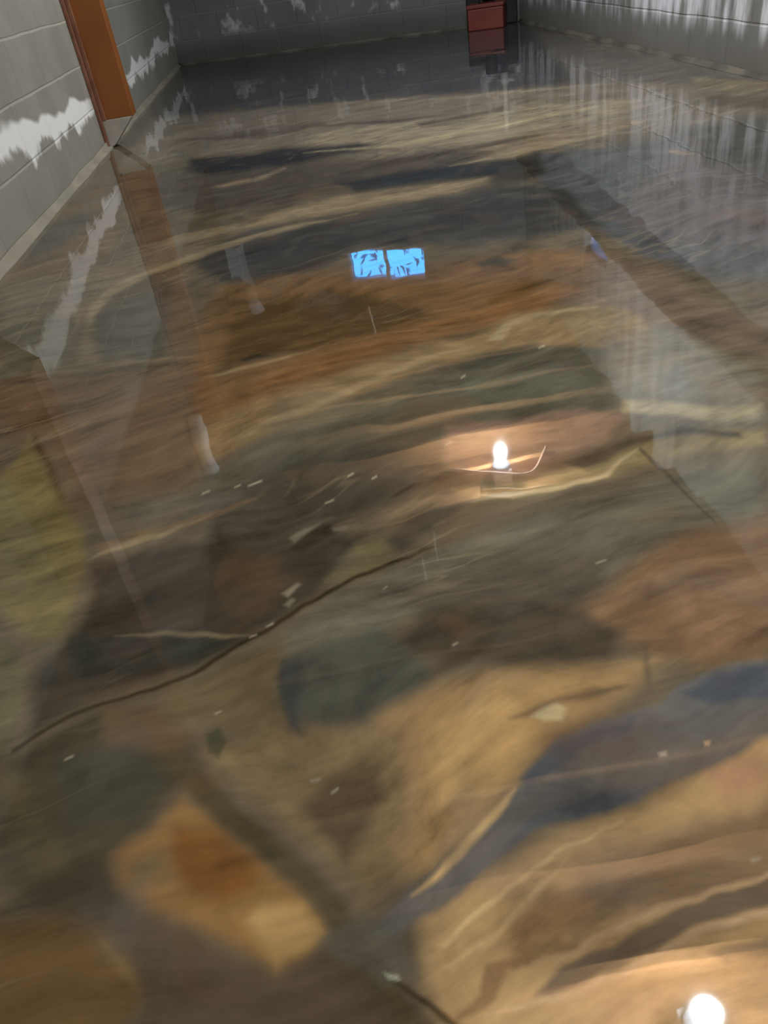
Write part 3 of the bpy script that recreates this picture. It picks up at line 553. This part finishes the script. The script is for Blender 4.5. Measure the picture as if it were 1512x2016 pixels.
# ---------------------------------------------------------------- sump corner at the far wall
c = far(3.125, 0, .23)
root = empty('red_metal_box', (c.x, c.y, 0), math.atan2(FU.y, FU.x)); tag(root, 'dull red metal box on the floor against the dark far wall', 'box')
obj('box_body', box(BM(), -.15, .15, -.10, .10, .0, .155), M_RED, root, bevel=.008)
obj('box_lid', box(BM(), -.156, .156, -.106, .106, .157, .185), M_RED, root, bevel=.006)
bm = BM(); tube(bm, [(-.06, 0, .186), (-.06, 0, .22), (.06, 0, .22), (.06, 0, .186)], .009, 8); obj('carry_handle', bm, M_BLACK, root, smooth=True)
c = far(3.12, 0, .06)
root = empty('sump_pump_stand', (c.x, c.y, 0), math.atan2(FU.y, FU.x)); tag(root, 'black pump stand close behind the red metal box', 'pump')
obj('back_plate', box(BM(), -.20, .235, .0, .035, .0, .30), M_BLACK, root, bevel=.01)
bm = BM(); lathe(bm, [(.05, .20), (.055, .22), (.055, .36), (.04, .38)], 20, Matrix.Translation((0, 0, .0)) @ Matrix.Translation((0, -.01, 0))); obj('motor_cap', bm, M_BLACK, root)
p0 = far(3.235, .385, .09)
bm = BM(); tube(bm, [p0, far(3.235, .80, .09)], .024, 16); o = obj('discharge_pipe', bm, M_PVC, smooth=True)
root = empty('plumbing_riser', (0, 0, 0)); o.parent = root; o.name = 'pipe'; tag(root, 'white plastic pipe rising above the red box on the far wall', 'pipe')
bm = BM(); tube(bm, [far(3.17, .42, .09), far(3.32, .42, .09)], .016, 12); obj('valve_bar', bm, M_PVC, root, smooth=True)
bm = BM(); tube(bm, [far(3.235, .37, .09), far(3.235, .46, .09)], .034, 16); obj('coupling', bm, M_PVC, root, smooth=True)
bm = BM(); tube(bm, [far(3.235, .77, .09), far(3.235, .82, .075), far(3.235, .84, .01)], .029, 16); obj('elbow', bm, M_PVC, root, smooth=True)

# ---------------------------------------------------------------- brown drain pipe sloping along the right wall
root = empty('drain_pipe', (XR, 3.2, 1.26)); tag(root, 'dark brown drain pipe sloping along the right wall, seen mirrored', 'pipe')
Pa = Vector((-.09, -.9, .05)); Pb = Vector((-.09, 4.15, -.26))
bm = BM(); tube(bm, [Pa.lerp(Pb, t/8) for t in range(9)], .07, 20); obj('pipe', bm, M_BROWNP, root, smooth=True)
for t in (.12, .5, .88):
    q = Pa.lerp(Pb, t); bm = BM(); tube(bm, [q-Vector((0, .05, -.003)), q+Vector((0, .05, -.003))], .082, 20); obj('coupling', bm, M_BROWNP, root, smooth=True)

# ---------------------------------------------------------------- white ducts near the ceiling, left
bm = BM(); box(bm, .02, .25, .0, .16, 1.74, 2.27, FM)
tag(obj('white_duct', bm, M_WHITE, bevel=.01), 'white boxed duct in the far left corner, mirrored in the floor', 'duct')
a = Vector((-.90, 8.45, 2.21)); 
bm = BM(); tube(bm, [(-.90, 8.62, 2.2), (-.78, 7.9, 2.2)], .075, 20)
tag(obj('duct_pipe', bm, M_WHITE, smooth=True), 'white round duct pipe under the ceiling near the far left corner', 'duct')
bm = BM(); tube(bm, [(-1.01, 4.52, 1.60), (-1.01, 4.52, 1.98)], .045, 18)
root = empty('white_vent_pipe', (0, 0, 0)); tag(root, 'white vent pipe high on the left wall beside the orange column', 'pipe')
obj('pipe', bm, M_WHITE, root, smooth=True)
bm = BM(); tube(bm, [(-1.01, 4.52, 1.68), (-1.01, 4.52, 1.76)], .055, 18); obj('coupling', bm, M_WHITE, root, smooth=True)

# ---------------------------------------------------------------- bulbs
def bulb(x, y, z, label, r=.032, m=None):
    root = empty('ceiling_bulb', (x, y, z)); tag(root, label, 'lamp', 'bare bulbs in white ceiling holders')
    k = r/.032
    prof = [(.001, -.030*k), (.014*k, -.027*k), (.026*k, -.017*k), (.032*k, -.002*k), (.029*k, .012*k), (.020*k, .020*k), (.014*k, .024*k), (.013*k, .028*k)]
    bm = BM(); lathe(bm, prof, 24); o = obj('bulb_glass', bm, m or M_BULB, root, smooth=True)
    t = .028*k
    bm = BM(); lathe(bm, [(.022, t), (.026, t+.02), (.05, t+.045), (.058, t+.055), (.058, t+.075)], 28); obj('lamp_holder', bm, M_CERAMIC, root, smooth=True)
    bm = BM(); box(bm, -.06, .06, -.06, .06, t+.075, CEIL-z-.001); obj('junction_box', bm, M_WHITE, root, bevel=.004)
bulb(.962, 4.418, 2.20, 'glowing bare bulb further down the room, mirrored mid floor')
bulb(.783, .95, 2.20, 'glowing bare bulb nearest the camera, mirrored at bottom right edge', .040, M_BULB2)

def wire(name, pts, r, m, label, cat, group=None):
    # smooth the path a little
    P = [Vector(q) for q in pts]
    for _ in range(3 if len(P) > 2 else 0):
        Q = [P[0]]
        for a, b in zip(P, P[1:]): Q += [a.lerp(b, .25), a.lerp(b, .75)]
        Q.append(P[-1]); P = Q
    bm = BM(); tube(bm, P, r, 8)
    return tag(obj(name, bm, m, smooth=True), label, cat, group)
wire('electric_cable', [(.62, 4.45, 2.275), (.84, 4.34, 2.27), (.95, 4.26, 2.255), (1.08, 4.20, 2.26), (1.18, 4.30, 2.275), (1.30, 4.5, 2.28)], .010, M_CABLE, 'cream cable looping under the joists beside the far bulb', 'cable')
wire('electric_cable', [(.78, 4.20, 2.36), (.90, 4.16, 2.34), (1.02, 4.14, 2.34), (1.14, 4.17, 2.36), (1.24, 4.16, 2.37)], .010, M_CABLE, 'cream cable tucked up between two joists behind the far bulb', 'cable')
for x, y, z0, lab in ((.343, 3.47, 2.03, 'thin bright wire hanging mid ceiling, the taller streak of the pair'),
                 (.215, 3.0, 1.80, 'thin bright wire hanging mid ceiling, the shorter streak of the pair'),
                 (.345, 6.93, 2.0, 'thin white cord hanging just in front of the far window'),
                 (.745, 4.02, 2.14, 'short bright pull chain hanging near the far bulb')):
    bm = BM(); z1 = {2.03: 2.27, 1.80: 1.98, 2.0: 2.28, 2.14: 2.23}[z0]
    root = empty('hanging_wire', (x, y, 0)); tag(root, lab, 'wire', 'thin wires hanging from the joists')
    tube(bm, [(0, 0, z0), (0, 0, z1)], .008, 8); obj('cord', bm, M_METAL, root, smooth=True)
    bm = BM(); tube(bm, [(0, 0, z1), (0, 0, CEIL-.005)], .0015, 6); obj('hook', bm, M_BLACK, root)
